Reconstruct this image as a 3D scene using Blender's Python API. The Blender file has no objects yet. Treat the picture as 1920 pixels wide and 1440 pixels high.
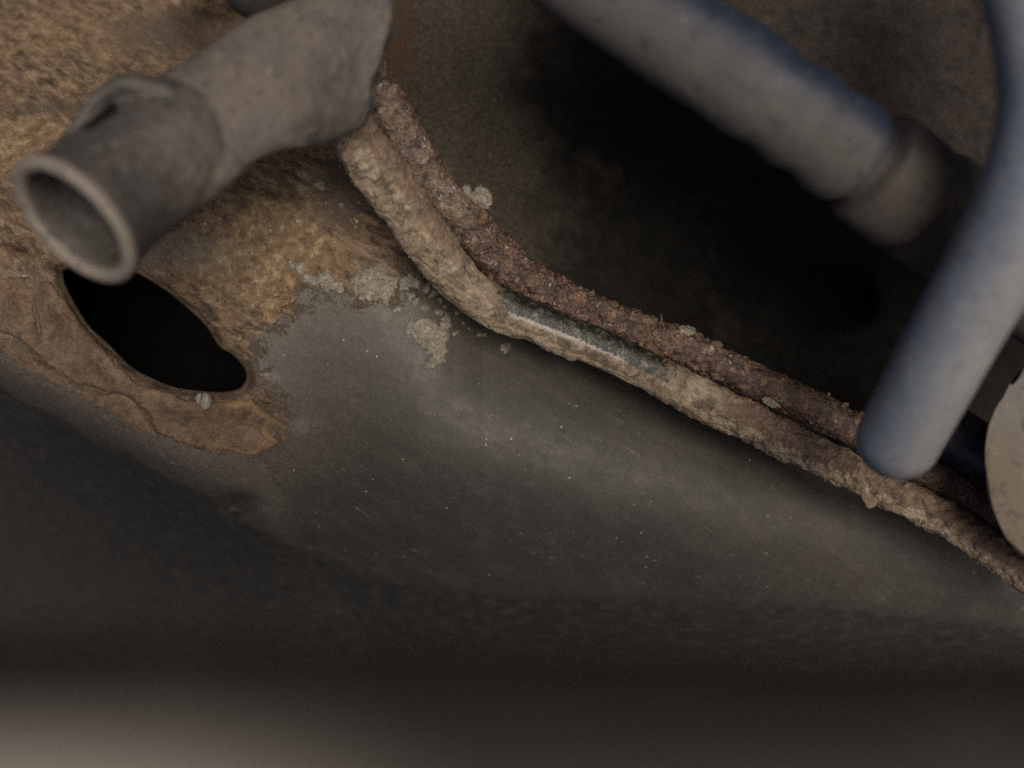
import bpy, math
import numpy as np
from mathutils import Matrix, Vector

# ------------------------------------------------------------------ frame, camera, light
# Everything is measured in centimetres in a frame that has the camera at the origin, x to the
# right, y away from the camera, z up the picture; R turns that frame so that the open sky that lights
# the vehicle is overhead (a tilt chosen for the light).
LENS, SENSOR = 38.6, 36.0
W = SENSOR / LENS                       # picture width per unit of distance
SKY_UP = Vector((-0.45, -0.85, -0.22)).normalized()
SUN_TO = Vector((0.18, -0.96, 0.03)).normalized()
R = SKY_UP.rotation_difference(Vector((0, 0, 1))).to_matrix()
R4 = R.to_4x4()
CM = 0.01

sc = bpy.context.scene
cam_data = bpy.data.cameras.new("camera")
cam = bpy.data.objects.new("camera", cam_data)
sc.collection.objects.link(cam)
cam_data.lens = LENS
cam_data.sensor_width = SENSOR
cam_data.clip_start = 0.002
cam_data.clip_end = 100.0
cam_data.dof.use_dof = True
cam_data.dof.focus_distance = 0.160
cam_data.dof.aperture_fstop = 10.0
cam.matrix_world = R4 @ Matrix.Rotation(math.radians(90), 4, 'X')
sc.camera = cam

sun_w = (R @ SUN_TO).normalized()
sun_el = math.asin(max(-1, min(1, sun_w.z)))
sun_az = math.atan2(sun_w.x, sun_w.y)
world = bpy.data.worlds.new("World")
sc.world = world
world.use_nodes = True
wnt = world.node_tree
wnt.nodes.clear()
wo = wnt.nodes.new("ShaderNodeOutputWorld")
wb = wnt.nodes.new("ShaderNodeBackground")
ws = wnt.nodes.new("ShaderNodeTexSky")
ws.sky_type = 'NISHITA'
ws.sun_disc = False
ws.sun_elevation = sun_el
ws.sun_rotation = sun_az
ws.air_density = 0.35
ws.dust_density = 6.0
ws.ozone_density = 0.6
wb.inputs["Strength"].default_value = 0.04
wnt.links.new(ws.outputs[0], wb.inputs[0])
wnt.links.new(wb.outputs[0], wo.inputs[0])

sun_d = bpy.data.lights.new("sun", 'SUN')
sun_d.energy = 1.5
sun_d.angle = math.radians(26)
sun_d.color = (1.0, 0.90, 0.78)
sun = bpy.data.objects.new("sun", sun_d)
sc.collection.objects.link(sun)
sun.matrix_world = sun_w.to_track_quat('Z', 'Y').to_matrix().to_4x4()

sc.view_settings.view_transform = 'Standard'
sc.view_settings.look = 'None'
sc.view_settings.gamma = 1.0
sc.view_settings.exposure = 0.93
sc.cycles.max_bounces = 6
sc.cycles.use_denoising = False

# ------------------------------------------------------------------ numeric helpers
def P(px, py, d):
    """point seen at photo pixel (px, py) at distance d cm"""
    px = np.asarray(px, float); py = np.asarray(py, float); d = np.asarray(d, float)
    px, py, d = np.broadcast_arrays(px, py, d)
    return np.stack([(px - 960) / 1920 * d * W, d, (720 - py) / 1920 * d * W], -1)

def cmpx(d):                            # cm per photo pixel at distance d
    return d * W / 1920

def _hash(ix, iy, iz, seed):
    h = (ix.astype(np.uint32) * np.uint32(374761393) + iy.astype(np.uint32) * np.uint32(668265263)
         + iz.astype(np.uint32) * np.uint32(2147483647) + np.uint32((seed * 1442695041) & 0xffffffff))
    h ^= h >> np.uint32(13)
    h *= np.uint32(1274126177)
    h ^= h >> np.uint32(16)
    h *= np.uint32(2246822519)
    h ^= h >> np.uint32(15)
    return h.astype(np.float64) / 4294967295.0

def vn(p, seed=0):
    """value noise, p (..., 2 or 3), result -1..1"""
    p = np.asarray(p, float)
    sh = p.shape[:-1]
    p = p.reshape(-1, p.shape[-1])
    if p.shape[1] == 2:
        p = np.concatenate([p, np.zeros((len(p), 1))], 1)
    f = np.floor(p); t = p - f
    t = t * t * t * (t * (t * 6 - 15) + 10)
    i = f.astype(np.int64)
    out = 0
    zs = (0, 1)
    for dx in (0, 1):
        wx = t[:, 0] if dx else 1 - t[:, 0]
        for dy in (0, 1):
            wy = t[:, 1] if dy else 1 - t[:, 1]
            for dz in zs:
                wz = t[:, 2] if dz else 1 - t[:, 2]
                out = out + wx * wy * wz * _hash(i[:, 0] + dx, i[:, 1] + dy, i[:, 2] + dz, seed)
    return (out * 2 - 1).reshape(sh)

def fbm(p, octv=4, seed=0, gain=0.5, ridge=False):
    a, s, n = 1.0, 0.0, 0.0
    p = np.asarray(p, float)
    for k in range(octv):
        v = vn(p, seed + k * 17)
        if ridge:
            v = 1 - 2 * np.abs(v)
        s = s + a * v; n += a
        p = p * 2.03 + 11.7; a *= gain
    return s / n

def sstep(a, b, x):
    t = np.clip((x - a) / (b - a), 0, 1)
    return t * t * (3 - 2 * t)

def poly_sd(px, py, poly):
    """signed distance (px) to a closed outline, positive inside"""
    poly = np.asarray(poly, float)
    d2 = np.full(px.shape, 1e18); ins = np.zeros(px.shape, bool)
    n = len(poly)
    for k in range(n):
        ax, ay = poly[k]; bx, by = poly[(k + 1) % n]
        ex, ey = bx - ax, by - ay
        wx, wy = px - ax, py - ay
        t = np.clip((wx * ex + wy * ey) / (ex * ex + ey * ey + 1e-12), 0, 1)
        d2 = np.minimum(d2, (wx - t * ex) ** 2 + (wy - t * ey) ** 2)
        c = ((ay > py) != (by > py))
        xi = ax + (py - ay) * ex / (ey if abs(ey) > 1e-9 else 1e-9)
        ins ^= c & (px < xi)
    return np.where(ins, 1, -1) * np.sqrt(d2)

def line_d(px, py, pts):
    """distance (px) to an open polyline"""
    pts = np.asarray(pts, float)
    d2 = np.full(px.shape, 1e18)
    for k in range(len(pts) - 1):
        ax, ay = pts[k]; bx, by = pts[k + 1]
        ex, ey = bx - ax, by - ay
        wx, wy = px - ax, py - ay
        t = np.clip((wx * ex + wy * ey) / (ex * ex + ey * ey + 1e-12), 0, 1)
        d2 = np.minimum(d2, (wx - t * ex) ** 2 + (wy - t * ey) ** 2)
    return np.sqrt(d2)

def spline(pts, n=1500):
    """Catmull-Rom through pts, resampled evenly; returns points and their arc length"""
    p = np.asarray(pts, float)
    p = np.vstack([2 * p[0] - p[1], p, 2 * p[-1] - p[-2]])
    out = []
    for k in range(1, len(p) - 2):
        t = np.linspace(0, 1, 60, endpoint=False)[:, None]
        a, b, c, d = p[k - 1], p[k], p[k + 1], p[k + 2]
        out.append(0.5 * (2 * b + (c - a) * t + (2 * a - 5 * b + 4 * c - d) * t ** 2 + (3 * b - a - 3 * c + d) * t ** 3))
    out.append(p[-2][None])
    q = np.vstack(out)
    s = np.concatenate([[0], np.cumsum(np.linalg.norm(np.diff(q, axis=0), axis=1))])
    u = np.linspace(0, s[-1], n)
    return np.stack([np.interp(u, s, q[:, k]) for k in range(q.shape[1])], 1), u

# ------------------------------------------------------------------ scene helpers
BASE = {}
def place(o, base):
    o.matrix_world = R4 @ Matrix.Translation(Vector(base) * CM)

def thing(name, label, cat, base, group=None):
    o = bpy.data.objects.new(name, None)
    o.empty_display_size = 0.01
    sc.collection.objects.link(o)
    o["label"] = label; o["category"] = cat
    if group: o["group"] = group
    place(o, base)
    BASE[o] = np.asarray(base, float)
    return o

def mesh_obj(name, verts, quads, mat, parent=None, attrs=None, label=None, smooth=True, tris=None):
    v = np.asarray(verts, float)
    base = BASE[parent] if parent is not None else np.zeros(3)
    me = bpy.data.meshes.new(name)
    v = ((v - base) * CM).astype(np.float32)
    me.vertices.add(len(v)); me.vertices.foreach_set("co", v.ravel())
    q = np.asarray(quads, np.int32).reshape(-1, 4)
    t = np.asarray(tris if tris is not None else [], np.int32).reshape(-1, 3)
    loops = np.concatenate([q.ravel(), t.ravel()])
    starts = np.concatenate([np.arange(len(q)) * 4, len(q) * 4 + np.arange(len(t)) * 3]).astype(np.int32)
    me.loops.add(len(loops)); me.loops.foreach_set("vertex_index", loops)
    me.polygons.add(len(starts)); me.polygons.foreach_set("loop_start", starts)
    me.polygons.foreach_set("use_smooth", np.full(len(starts), smooth))
    me.update(calc_edges=True)
    me.validate()
    for k, a in (attrs or {}).items():
        at = me.attributes.new(k, 'FLOAT', 'POINT')
        at.data.foreach_set("value", np.asarray(a, np.float32).ravel())
    me.materials.append(mat)
    o = bpy.data.objects.new(name, me)
    sc.collection.objects.link(o)
    if parent is not None:
        o.parent = parent
        BASE[o] = base
    else:
        o.matrix_world = R4
        BASE[o] = np.zeros(3)
    if label: o["label"] = label
    return o

def grid_quads(nr, nc, keep=None, wrap=False):
    i = np.arange(nr * nc).reshape(nr, nc)
    if wrap:
        i = np.concatenate([i, i[:, :1]], 1)
    q = np.stack([i[:-1, :-1], i[:-1, 1:], i[1:, 1:], i[1:, :-1]], -1)
    if keep is not None:
        q = q[keep]
    return q.reshape(-1, 4)

def compact(verts, quads, attrs=None):
    u, inv = np.unique(quads, return_inverse=True)
    return verts[u], inv.reshape(quads.shape), {k: np.asarray(a).ravel()[u] for k, a in (attrs or {}).items()}

def frames(path):
    T = np.gradient(path, axis=0); T /= np.linalg.norm(T, axis=1)[:, None]
    n = np.array([0, -1.0, 0])[None] - T * (-T[:, 1:2])
    n /= np.linalg.norm(n, axis=1)[:, None]
    return T, n, np.cross(T, n)

class Tube:
    """a swept round section; phi 0 faces the camera, phi 90 degrees is the lower side of a tube running right"""
    def __init__(self, pts):
        self.path, self.u = spline(pts)
        self.T, self.N, self.B = frames(self.path)
        self.L = self.u[-1]
    def at(self, s, phi, r, ab=(1, 1)):
        f = lambda A: np.stack([np.interp(np.clip(s, 0, self.L), self.u, A[:, k]) for k in range(3)], -1)
        c, T, N, B = f(self.path), f(self.T), f(self.N), f(self.B)
        ex = np.where(s < 0, s, np.where(s > self.L, s - self.L, 0))
        c = c + T * ex[..., None]
        return c + N * (np.cos(phi) * r * ab[0])[..., None] + B * (np.sin(phi) * r * ab[1])[..., None]
    def build(self, name, stations, nphi, mat, parent, disp=None, attr=None, ab=(1, 1), label=None, rot=0.0):
        st = np.asarray(stations, float)
        phi = np.linspace(0, 2 * np.pi, nphi, endpoint=False)
        S = np.repeat(st[:, :1], nphi, 1); Rr = np.repeat(st[:, 1:2], nphi, 1); F = np.repeat(phi[None], len(st), 0)
        if disp is not None:
            p0 = self.at(S, F, Rr, ab)
            Rr = Rr + disp(S, F, p0, Rr) * np.clip(Rr / max(st[:, 1].max() * 0.5, 1e-6), 0, 1)
        V = self.at(S, F, Rr, ab)
        at = attr(S, F, V) if attr else None
        return mesh_obj(name, V.reshape(-1, 3), grid_quads(len(st), nphi, wrap=True), mat, parent, at, label)
    def patch(self, name, s0, s1, f0, f1, ns, nf, height, mat, parent, r, attr=None):
        s = np.linspace(s0, s1, ns); f = np.linspace(f0, f1, nf)
        S, F = np.meshgrid(s, f, indexing='ij')
        h = height(S, F)
        V = self.at(S, F, r(S, F) + h)
        k = h > -0.012
        keep = k[:-1, :-1] | k[1:, :-1] | k[:-1, 1:] | k[1:, 1:]
        q = grid_quads(ns, nf, keep)
        v, q, a = compact(V.reshape(-1, 3), q, attr(S, F, V) if attr else None)
        return mesh_obj(name, v, q, mat, parent, a)

def round_ends(L, r, step, end0=True, end1=True, k=14):
    st = []
    if end0:
        for a in np.linspace(0.02, np.pi / 2, k, endpoint=False): st.append((r - r * math.cos(a), r * math.sin(a)))
    s0 = r if end0 else 0.0
    s1 = L - r if end1 else L
    for s in np.linspace(s0, s1, max(2, int((s1 - s0) / step))): st.append((s, r))
    if end1:
        for a in np.linspace(np.pi / 2, 0.02, k + 1)[1:]: st.append((L - r + r * math.cos(a), r * math.sin(a)))
    return st

# ------------------------------------------------------------------ materials
class Mat:
    def __init__(self, name):
        self.m = bpy.data.materials.new(name)
        self.m.use_nodes = True
        self.nt = self.m.node_tree
        self.nt.nodes.clear()
        self.out = self.n("ShaderNodeOutputMaterial")
        self.b = self.n("ShaderNodeBsdfPrincipled")
        self.nt.links.new(self.b.outputs[0], self.out.inputs[0])
        tc = self.n("ShaderNodeTexCoord")
        vm = self.n("ShaderNodeVectorMath"); vm.operation = 'SCALE'; vm.inputs[3].default_value = 100.0
        self.nt.links.new(tc.outputs["Object"], vm.inputs[0])
        self.co = vm.outputs[0]
        self.h = None
    def n(self, t): return self.nt.nodes.new(t)
    def put(self, sock, v):
        if isinstance(v, bpy.types.NodeSocket): self.nt.links.new(v, sock)
        else:
            if sock.type == 'RGBA' and len(v) == 3: v = (*v, 1)
            sock.default_value = v
    def noise(self, scale, detail=6, rough=0.6, dist=0.0, co=None, off=None):
        t = self.n("ShaderNodeTexNoise")
        self.put(t.inputs["Vector"], co if co is not None else self.co)
        t.inputs["Scale"].default_value = scale; t.inputs["Detail"].default_value = detail
        t.inputs["Roughness"].default_value = rough; t.inputs["Distortion"].default_value = dist
        return t.outputs[0]
    def voro(self, scale, feature='F1', co=None, rnd=1.0, out=0):
        t = self.n("ShaderNodeTexVoronoi"); t.feature = feature
        self.put(t.inputs["Vector"], co if co is not None else self.co)
        t.inputs["Scale"].default_value = scale; t.inputs["Randomness"].default_value = rnd
        return t.outputs[out]
    def math(self, op, a, b=0.0, clamp=False):
        t = self.n("ShaderNodeMath"); t.operation = op; t.use_clamp = clamp
        self.put(t.inputs[0], a); self.put(t.inputs[1], b)
        return t.outputs[0]
    def add(self, a, b): return self.math('ADD', a, b)
    def mul(self, a, b): return self.math('MULTIPLY', a, b)
    def rng(self, v, a, b, c=0.0, d=1.0):
        t = self.n("ShaderNodeMapRange"); t.interpolation_type = 'SMOOTHSTEP'
        self.put(t.inputs[0], v)
        for k, x in enumerate((a, b, c, d)): t.inputs[k + 1].default_value = x
        return t.outputs[0]
    def mix(self, f, a, b):
        t = self.n("ShaderNodeMix"); t.data_type = 'RGBA'
        self.put(t.inputs[0], f); self.put(t.inputs[6], a); self.put(t.inputs[7], b)
        return t.outputs[2]
    def scalec(self, c, f):
        t = self.n("ShaderNodeMix"); t.data_type = 'RGBA'; t.blend_type = 'MULTIPLY'
        t.inputs[0].default_value = 1.0
        self.put(t.inputs[6], c); self.put(t.inputs[7], f)
        return t.outputs[2]
    def ramp(self, f, stops):
        t = self.n("ShaderNodeValToRGB")
        self.put(t.inputs[0], f)
        e = t.color_ramp.elements
        while len(e) < len(stops): e.new(0.5)
        for k, (p, c) in enumerate(stops):
            e[k].position = p; e[k].color = (*c, 1)
        return t.outputs[0]
    def attr(self, name):
        t = self.n("ShaderNodeAttribute"); t.attribute_name = name
        return t.outputs["Fac"]
    def stretch(self, vec_scale, rot=(0, 0, 0)):
        t = self.n("ShaderNodeMapping")
        self.put(t.inputs[0], self.co)
        t.inputs["Rotation"].default_value = rot
        u = self.n("ShaderNodeVectorMath"); u.operation = 'MULTIPLY'
        self.nt.links.new(t.outputs[0], u.inputs[0]); u.inputs[1].default_value = vec_scale
        return u.outputs[0]
    def bump(self, h, dist_cm, strength=1.0):
        t = self.n("ShaderNodeBump")
        t.inputs["Distance"].default_value = dist_cm * CM
        t.inputs["Strength"].default_value = strength
        self.put(t.inputs["Height"], h)
        if self.h is not None: self.nt.links.new(self.h, t.inputs["Normal"])
        self.h = t.outputs[0]
        self.nt.links.new(self.h, self.b.inputs["Normal"])
    def done(self, col, rough=0.8, metal=0.0, spec=0.5):
        self.put(self.b.inputs["Base Color"], col); self.put(self.b.inputs["Roughness"], rough)
        self.put(self.b.inputs["Metallic"], metal); self.put(self.b.inputs["Specular IOR Level"], spec)
        return self.m

def mat_panel():
    m = Mat("weathered_black_paint")
    a_r, a_o, a_p, a_u, a_d = m.attr("rust"), m.attr("ochre"), m.attr("pale"), m.attr("under"), m.attr("umber_shade")
    flow = m.stretch((1.0, 1.0, 2.6), (0, math.radians(-30), 0))   # streaks run with the wash of water along the member
    st = m.noise(1.6, 9, 0.7, 0.3, flow)
    big = m.noise(0.55, 4, 0.5)
    fine = m.noise(20, 6, 0.8)
    mid = m.noise(5, 8, 0.7, 0.5)
    # paint: charcoal with olive and plum casts, dusted
    paint = m.ramp(big, [(0.30, (0.031, 0.0275, 0.0245)), (0.5, (0.038, 0.0355, 0.0275)), (0.70, (0.040, 0.033, 0.0285))])
    paint = m.mix(m.mul(m.rng(st, 0.42, 0.72), 0.38), paint, (0.088, 0.078, 0.063))
    paint = m.mix(m.mul(m.rng(fine, 0.50, 0.72), 0.45), paint, (0.098, 0.088, 0.075))
    paint = m.mix(m.mul(m.rng(fine, 0.50, 0.32), 0.5), paint, (0.020, 0.018, 0.017))
    paint = m.mix(m.mul(m.rng(m.add(a_p, m.mul(m.add(mid, -0.5), 1.2)), 0.45, 0.75), 0.7), paint, (0.125, 0.112, 0.096))
    # pale grit, a few dark pits
    for scl, sz, th in ((8, 0.15, 0.90), (20, 0.16, 0.93)):
        vt = m.n("ShaderNodeTexVoronoi"); m.put(vt.inputs[0], m.co); vt.inputs["Scale"].default_value = scl
        sel = m.n("ShaderNodeSeparateColor"); m.put(sel.inputs[0], vt.outputs["Color"])
        dot = m.mul(m.rng(vt.outputs[0], sz, sz * 0.4), m.rng(m.add(sel.outputs[0], m.mul(m.add(st, -0.5), 1.1)), th, th + 0.04))
        paint = m.mix(m.mul(dot, 0.9), paint, (0.40, 0.375, 0.33))
        pit = m.mul(m.rng(vt.outputs[0], sz, sz * 0.4), m.rng(sel.outputs[1], 0.99, 0.995))
        paint = m.mix(pit, paint, (0.012, 0.011, 0.010))
    # scratched pale trails
    tr = m.noise(2.4, 9, 0.8, 0.5, m.stretch((0.4, 1, 4.5), (0, math.radians(-33), 0)))
    trm = m.mul(m.rng(tr, 0.59, 0.66), m.rng(m.noise(9, 6, 0.75), 0.49, 0.60))
    paint = m.mix(m.mul(trm, 0.8), paint, (0.25, 0.23, 0.19))
    # rust film
    f2 = m.noise(16, 7, 0.75)
    edge = m.add(a_r, m.add(m.mul(m.add(mid, -0.5), 1.3), m.mul(m.add(f2, -0.5), 1.0)))
    rmask = m.rng(edge, -0.10, 0.28)
    halo = m.rng(edge, -1.5, 0.15)
    rust = m.ramp(m.noise(3.2, 10, 0.75, 0.5, flow), [(0.38, (0.024, 0.016, 0.011)), (0.46, (0.062, 0.040, 0.024)), (0.54, (0.118, 0.078, 0.045)), (0.62, (0.18, 0.128, 0.078))])
    rust = m.mix(m.mul(m.rng(m.add(a_o, m.mul(m.add(mid, -0.5), 1.5)), 0.30, 0.85), 0.8), rust,
                 m.ramp(m.noise(7, 8, 0.78), [(0.38, (0.062, 0.042, 0.022)), (0.48, (0.120, 0.080, 0.042)), (0.56, (0.190, 0.130, 0.070)), (0.64, (0.30, 0.225, 0.135))]))
    rust = m.mix(m.mul(m.rng(m.add(a_p, m.mul(m.add(mid, -0.5), 0.9)), 0.35, 0.8), 0.7), rust, m.ramp(f2, [(0.38, (0.075, 0.060, 0.046)), (0.62, (0.175, 0.148, 0.116))]))
    rust = m.mix(m.mul(m.rng(m.add(a_d, m.mul(m.add(mid, -0.5), 1.1)), 0.35, 0.75), 0.75), rust, m.ramp(f2, [(0.35, (0.030, 0.023, 0.018)), (0.65, (0.072, 0.054, 0.042))]))
    rust = m.mix(m.mul(m.rng(fine, 0.52, 0.72), 0.26), rust, (0.24, 0.195, 0.14))
    rust = m.mix(m.mul(m.rng(fine, 0.48, 0.32), 0.35), rust, (0.034, 0.026, 0.020))
    spk = m.mul(m.rng(m.noise(10, 6, 0.8, 0.4), 0.585, 0.63), m.rng(mid, 0.48, 0.58))
    rust = m.mix(m.mul(spk, 0.8), rust, (0.40, 0.335, 0.235))
    og = m.rng(m.noise(4, 8, 0.8, 0.8), 0.62, 0.70)
    rust = m.mix(m.mul(og, 0.7), rust, (0.21, 0.100, 0.042))
    crk = m.rng(m.noise(5, 8, 0.75, 1.0), 0.38, 0.33)
    rust = m.mix(m.mul(crk, 0.7), rust, (0.028, 0.021, 0.017))
    col = m.mix(m.mul(halo, 0.45), paint, m.ramp(fine, [(0.36, (0.050, 0.038, 0.030)), (0.66, (0.125, 0.098, 0.074))]))
    col = m.mix(rmask, col, rust)
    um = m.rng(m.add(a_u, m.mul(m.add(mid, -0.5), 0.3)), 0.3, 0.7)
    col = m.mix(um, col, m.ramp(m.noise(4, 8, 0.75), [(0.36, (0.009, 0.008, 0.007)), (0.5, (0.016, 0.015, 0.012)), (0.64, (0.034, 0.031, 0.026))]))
    ro = m.n("ShaderNodeMix"); ro.data_type = 'FLOAT'
    m.put(ro.inputs[0], m.math('MAXIMUM', rmask, um)); m.put(ro.inputs[2], m.rng(mid, 0.3, 0.7, 0.50, 0.64)); ro.inputs[3].default_value = 0.92
    m.bump(m.add(m.mul(rmask, m.add(m.mul(f2, 0.7), m.mul(mid, 1.2))), m.add(m.mul(fine, 0.10), m.mul(m.mul(spk, rmask), 0.8))), 0.014, 0.9)
    m.bump(m.noise(60, 3, 0.7), 0.0015, 0.7)
    return m.done(col, ro.outputs[0], 0.0, 0.4)

def mat_grit(name, c_lo, c_mid, c_hi, scale=8, bump=0.02, rough=0.9, spots=None, spec=0.35, grit=40, thin=None):
    """dirt, scale and crust: broken colour with a grainy relief"""
    m = Mat(name)
    a = m.noise(scale, 9, 0.74, 0.6)
    b = m.noise(scale * 4.5, 6, 0.8)
    c = m.noise(grit * 0.7, 4, 0.8)
    col = m.ramp(m.add(m.mul(a, 0.6), m.mul(b, 0.4)), [(0.38, c_lo), (0.5, c_mid), (0.62, c_hi)])
    if thin:
        col = m.mix(m.mul(m.rng(m.add(m.attr("thin"), m.mul(m.add(a, -0.5), 1.2)), 0.4, 0.7), 0.8), col, thin)
    if spots:
        for sc_, th, cc, f in spots:
            col = m.mix(m.mul(m.rng(m.noise(sc_, 6, 0.75, 0.5), th, th + 0.05), f), col, cc)
    col = m.mix(m.mul(m.rng(c, 0.47, 0.33), 0.55), col, tuple(0.35 * x for x in c_lo))
    col = m.mix(m.mul(m.rng(c, 0.54, 0.70), 0.45), col, tuple(1.35 * x for x in c_hi))
    m.bump(m.add(a, m.mul(b, 0.5)), bump, 0.8)
    m.bump(m.noise(grit, 3, 0.7), bump * 0.25, 0.7)
    return m.done(col, rough, 0.0, spec)

def mat_wall():
    m = Mat("pebbled_undercoat")
    a = m.noise(3.0, 7, 0.65, 0.4); b = m.noise(16, 6, 0.75)
    v = m.voro(11, 'SMOOTH_F1')
    col = m.ramp(m.add(m.mul(a, 0.7), m.mul(b, 0.3)), [(0.36, (0.005, 0.0045, 0.004)), (0.5, (0.009, 0.008, 0.0065)), (0.62, (0.013, 0.011, 0.009)), (0.75, (0.016, 0.011, 0.009))])
    dz = m.attr("dust_and_light")
    dc = m.ramp(m.noise(22, 5, 0.8), [(0.36, (0.016, 0.014, 0.011)), (0.5, (0.040, 0.034, 0.024)), (0.68, (0.115, 0.096, 0.068))])
    col = m.mix(m.mul(m.rng(m.add(dz, m.mul(m.add(a, -0.5), 0.8)), 0.15, 0.85), 0.95), col, dc)
    rz = m.attr("brown")
    col = m.mix(m.mul(m.rng(m.add(rz, m.mul(m.add(a, -0.5), 1.2)), 0.3, 0.7), 0.75), col, (0.050, 0.028, 0.016))
    m.bump(m.add(m.mul(b, 1.0), m.mul(v, -0.7)), 0.035, 0.9)
    return m.done(col, 0.9, 0, 0.2)

def mat_line_front():
    m = Mat("dusty_steel_line")
    dust, bare, rst = m.attr("dust"), m.attr("bare"), m.attr("rusty")
    a = m.noise(5, 8, 0.7, 0.5); b = m.noise(24, 6, 0.75)
    dirt = m.ramp(m.add(m.mul(a, 0.7), m.mul(b, 0.3)), [(0.40, (0.050, 0.036, 0.024)), (0.5, (0.155, 0.118, 0.078)), (0.60, (0.29, 0.235, 0.165))])
    dirt = m.mix(m.mul(m.rng(m.noise(8, 6, 0.7), 0.60, 0.66), 0.6), dirt, (0.24, 0.125, 0.045))
    steel = m.ramp(m.noise(9, 7, 0.7, 0.5), [(0.42, (0.010, 0.010, 0.008)), (0.54, (0.026, 0.026, 0.020)), (0.62, (0.11, 0.108, 0.09))])
    rcol = m.ramp(m.add(m.mul(a, 0.6), m.mul(b, 0.4)), [(0.39, (0.040, 0.025, 0.018)), (0.5, (0.100, 0.064, 0.042)), (0.61, (0.19, 0.135, 0.09))])
    nz = m.add(m.mul(m.add(a, -0.5), 0.9), m.mul(m.add(b, -0.5), 0.7))
    bm = m.rng(m.add(bare, m.mul(nz, 1.8)), 0.40, 0.60)
    rm = m.rng(m.add(rst, nz), 0.4, 0.65)
    col = m.mix(rm, dirt, rcol)
    col = m.mix(bm, col, steel)
    col = m.mix(m.mul(m.rng(m.add(m.attr("hilite_streak"), m.add(m.mul(m.add(a, -0.5), 0.9), m.mul(m.add(b, -0.5), 1.6))), 0.42, 0.72), 0.8), col, (0.30, 0.265, 0.24))
    dm = m.mul(m.rng(m.add(dust, nz), 0.45, 0.6), 0.85)
    col = m.mix(dm, col, dirt)
    hi = m.rng(m.noise(18, 5, 0.8), 0.68, 0.73)
    col = m.mix(m.mul(hi, 0.5), col, (0.42, 0.38, 0.33))
    ro = m.n("ShaderNodeMix"); ro.data_type = 'FLOAT'
    m.put(ro.inputs[0], m.mul(bm, m.math('SUBTRACT', 1.0, dm))); ro.inputs[2].default_value = 0.85; m.put(ro.inputs[3], m.rng(b, 0.4, 0.65, 0.30, 0.55))
    m.bump(m.add(a, m.mul(b, 0.5)), 0.022, 0.8)
    m.bump(m.noise(60, 3, 0.7), 0.004, 0.7)
    return m.done(col, ro.outputs[0], m.mul(m.mul(bm, m.math('SUBTRACT', 1.0, dm)), 0.35), 0.6)

def mat_line_rust():
    m = Mat("scaled_rust")
    a = m.noise(6, 9, 0.72, 0.7); b = m.noise(26, 6, 0.78)
    col = m.ramp(m.add(m.mul(a, 0.65), m.mul(b, 0.35)), [(0.40, (0.014, 0.008, 0.006)), (0.48, (0.052, 0.028, 0.019)), (0.55, (0.110, 0.060, 0.036)), (0.62, (0.23, 0.145, 0.095))])
    dust = m.attr("dust")
    col = m.mix(m.mul(m.rng(m.add(dust, m.mul(m.add(a, -0.5), 1.1)), 0.35, 0.7), 0.8), col, m.ramp(b, [(0.38, (0.085, 0.060, 0.040)), (0.62, (0.20, 0.155, 0.110))]))
    og = m.attr("orange")
    col = m.mix(m.mul(m.rng(m.add(og, m.add(m.mul(m.add(m.noise(3.5, 7, 0.8, 0.5), -0.5), 2.2), m.mul(m.add(b, -0.5), 0.8))), 0.48, 0.62), 0.85), col, (0.27, 0.115, 0.030))
    cr_ = m.math('ABSOLUTE', m.add(m.noise(4.5, 6, 0.65, 1.0), -0.5))
    col = m.mix(m.mul(m.rng(cr_, 0.016, 0.004), 0.8), col, (0.012, 0.008, 0.007))
    wh = m.rng(m.noise(9, 6, 0.8, 0.3), 0.60, 0.66)
    col = m.mix(m.mul(wh, 0.75), col, (0.46, 0.42, 0.39))
    m.bump(m.add(a, m.mul(b, 0.6)), 0.03, 0.9)
    m.bump(m.noise(70, 3, 0.7), 0.005, 0.7)
    return m.done(col, m.rng(b, 0.4, 0.65, 0.36, 0.8), 0.0, 0.6)

def mat_painted(name, base, dustc, amount, scale=2.2, rough=0.4, chips=None, facing_attr=None, spec=0.5, lo=0.40, hi=0.62, nw=1.0, mott=1.0):
    """paint or rubber under a patchy film of road dust or, on the near beam, painted light"""
    m = Mat(name)
    a = m.noise(scale, 7, 0.62, 0.5); b = m.noise(scale * 8, 6, 0.7)
    f = m.add(m.mul(m.add(m.add(m.mul(a, 0.8), m.mul(b, 0.2)), -0.5), nw), 0.5)
    if facing_attr: f = m.add(f, m.mul(m.add(m.attr(facing_attr), -0.5), 0.9))
    dm = m.mul(m.rng(f, lo, hi), amount)
    col = m.mix(dm, base, dustc)
    col = m.mix(m.mul(m.rng(b, 0.58, 0.75), 0.35), col, tuple(min(1, c * 1.5) for c in dustc))
    if chips: col = m.mix(m.rng(m.noise(scale * 3, 6, 0.7, 0.4), 0.64, 0.69), col, chips)
    col = m.mix(m.mul(m.attr('worn'), 0.8), col, (0.185, 0.162, 0.135))
    g = m.noise(scale * 3.5, 7, 0.75, 0.4)
    col = m.mix(m.mul(m.rng(g, 0.47, 0.34), 0.6 * mott), col, tuple(0.5 * c for c in base))
    col = m.mix(m.mul(m.rng(g, 0.57, 0.68), 0.5 * mott), col, tuple(min(1, c * 1.45) for c in dustc))
    r = m.n("ShaderNodeMix"); r.data_type = 'FLOAT'
    m.put(r.inputs[0], dm); r.inputs[2].default_value = rough; r.inputs[3].default_value = 0.85
    m.bump(m.add(a, m.mul(b, 0.4)), 0.02, 0.5)
    m.bump(m.noise(45, 3, 0.7), 0.003, 0.6)
    return m.done(col, r.outputs[0], 0, spec)

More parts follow.
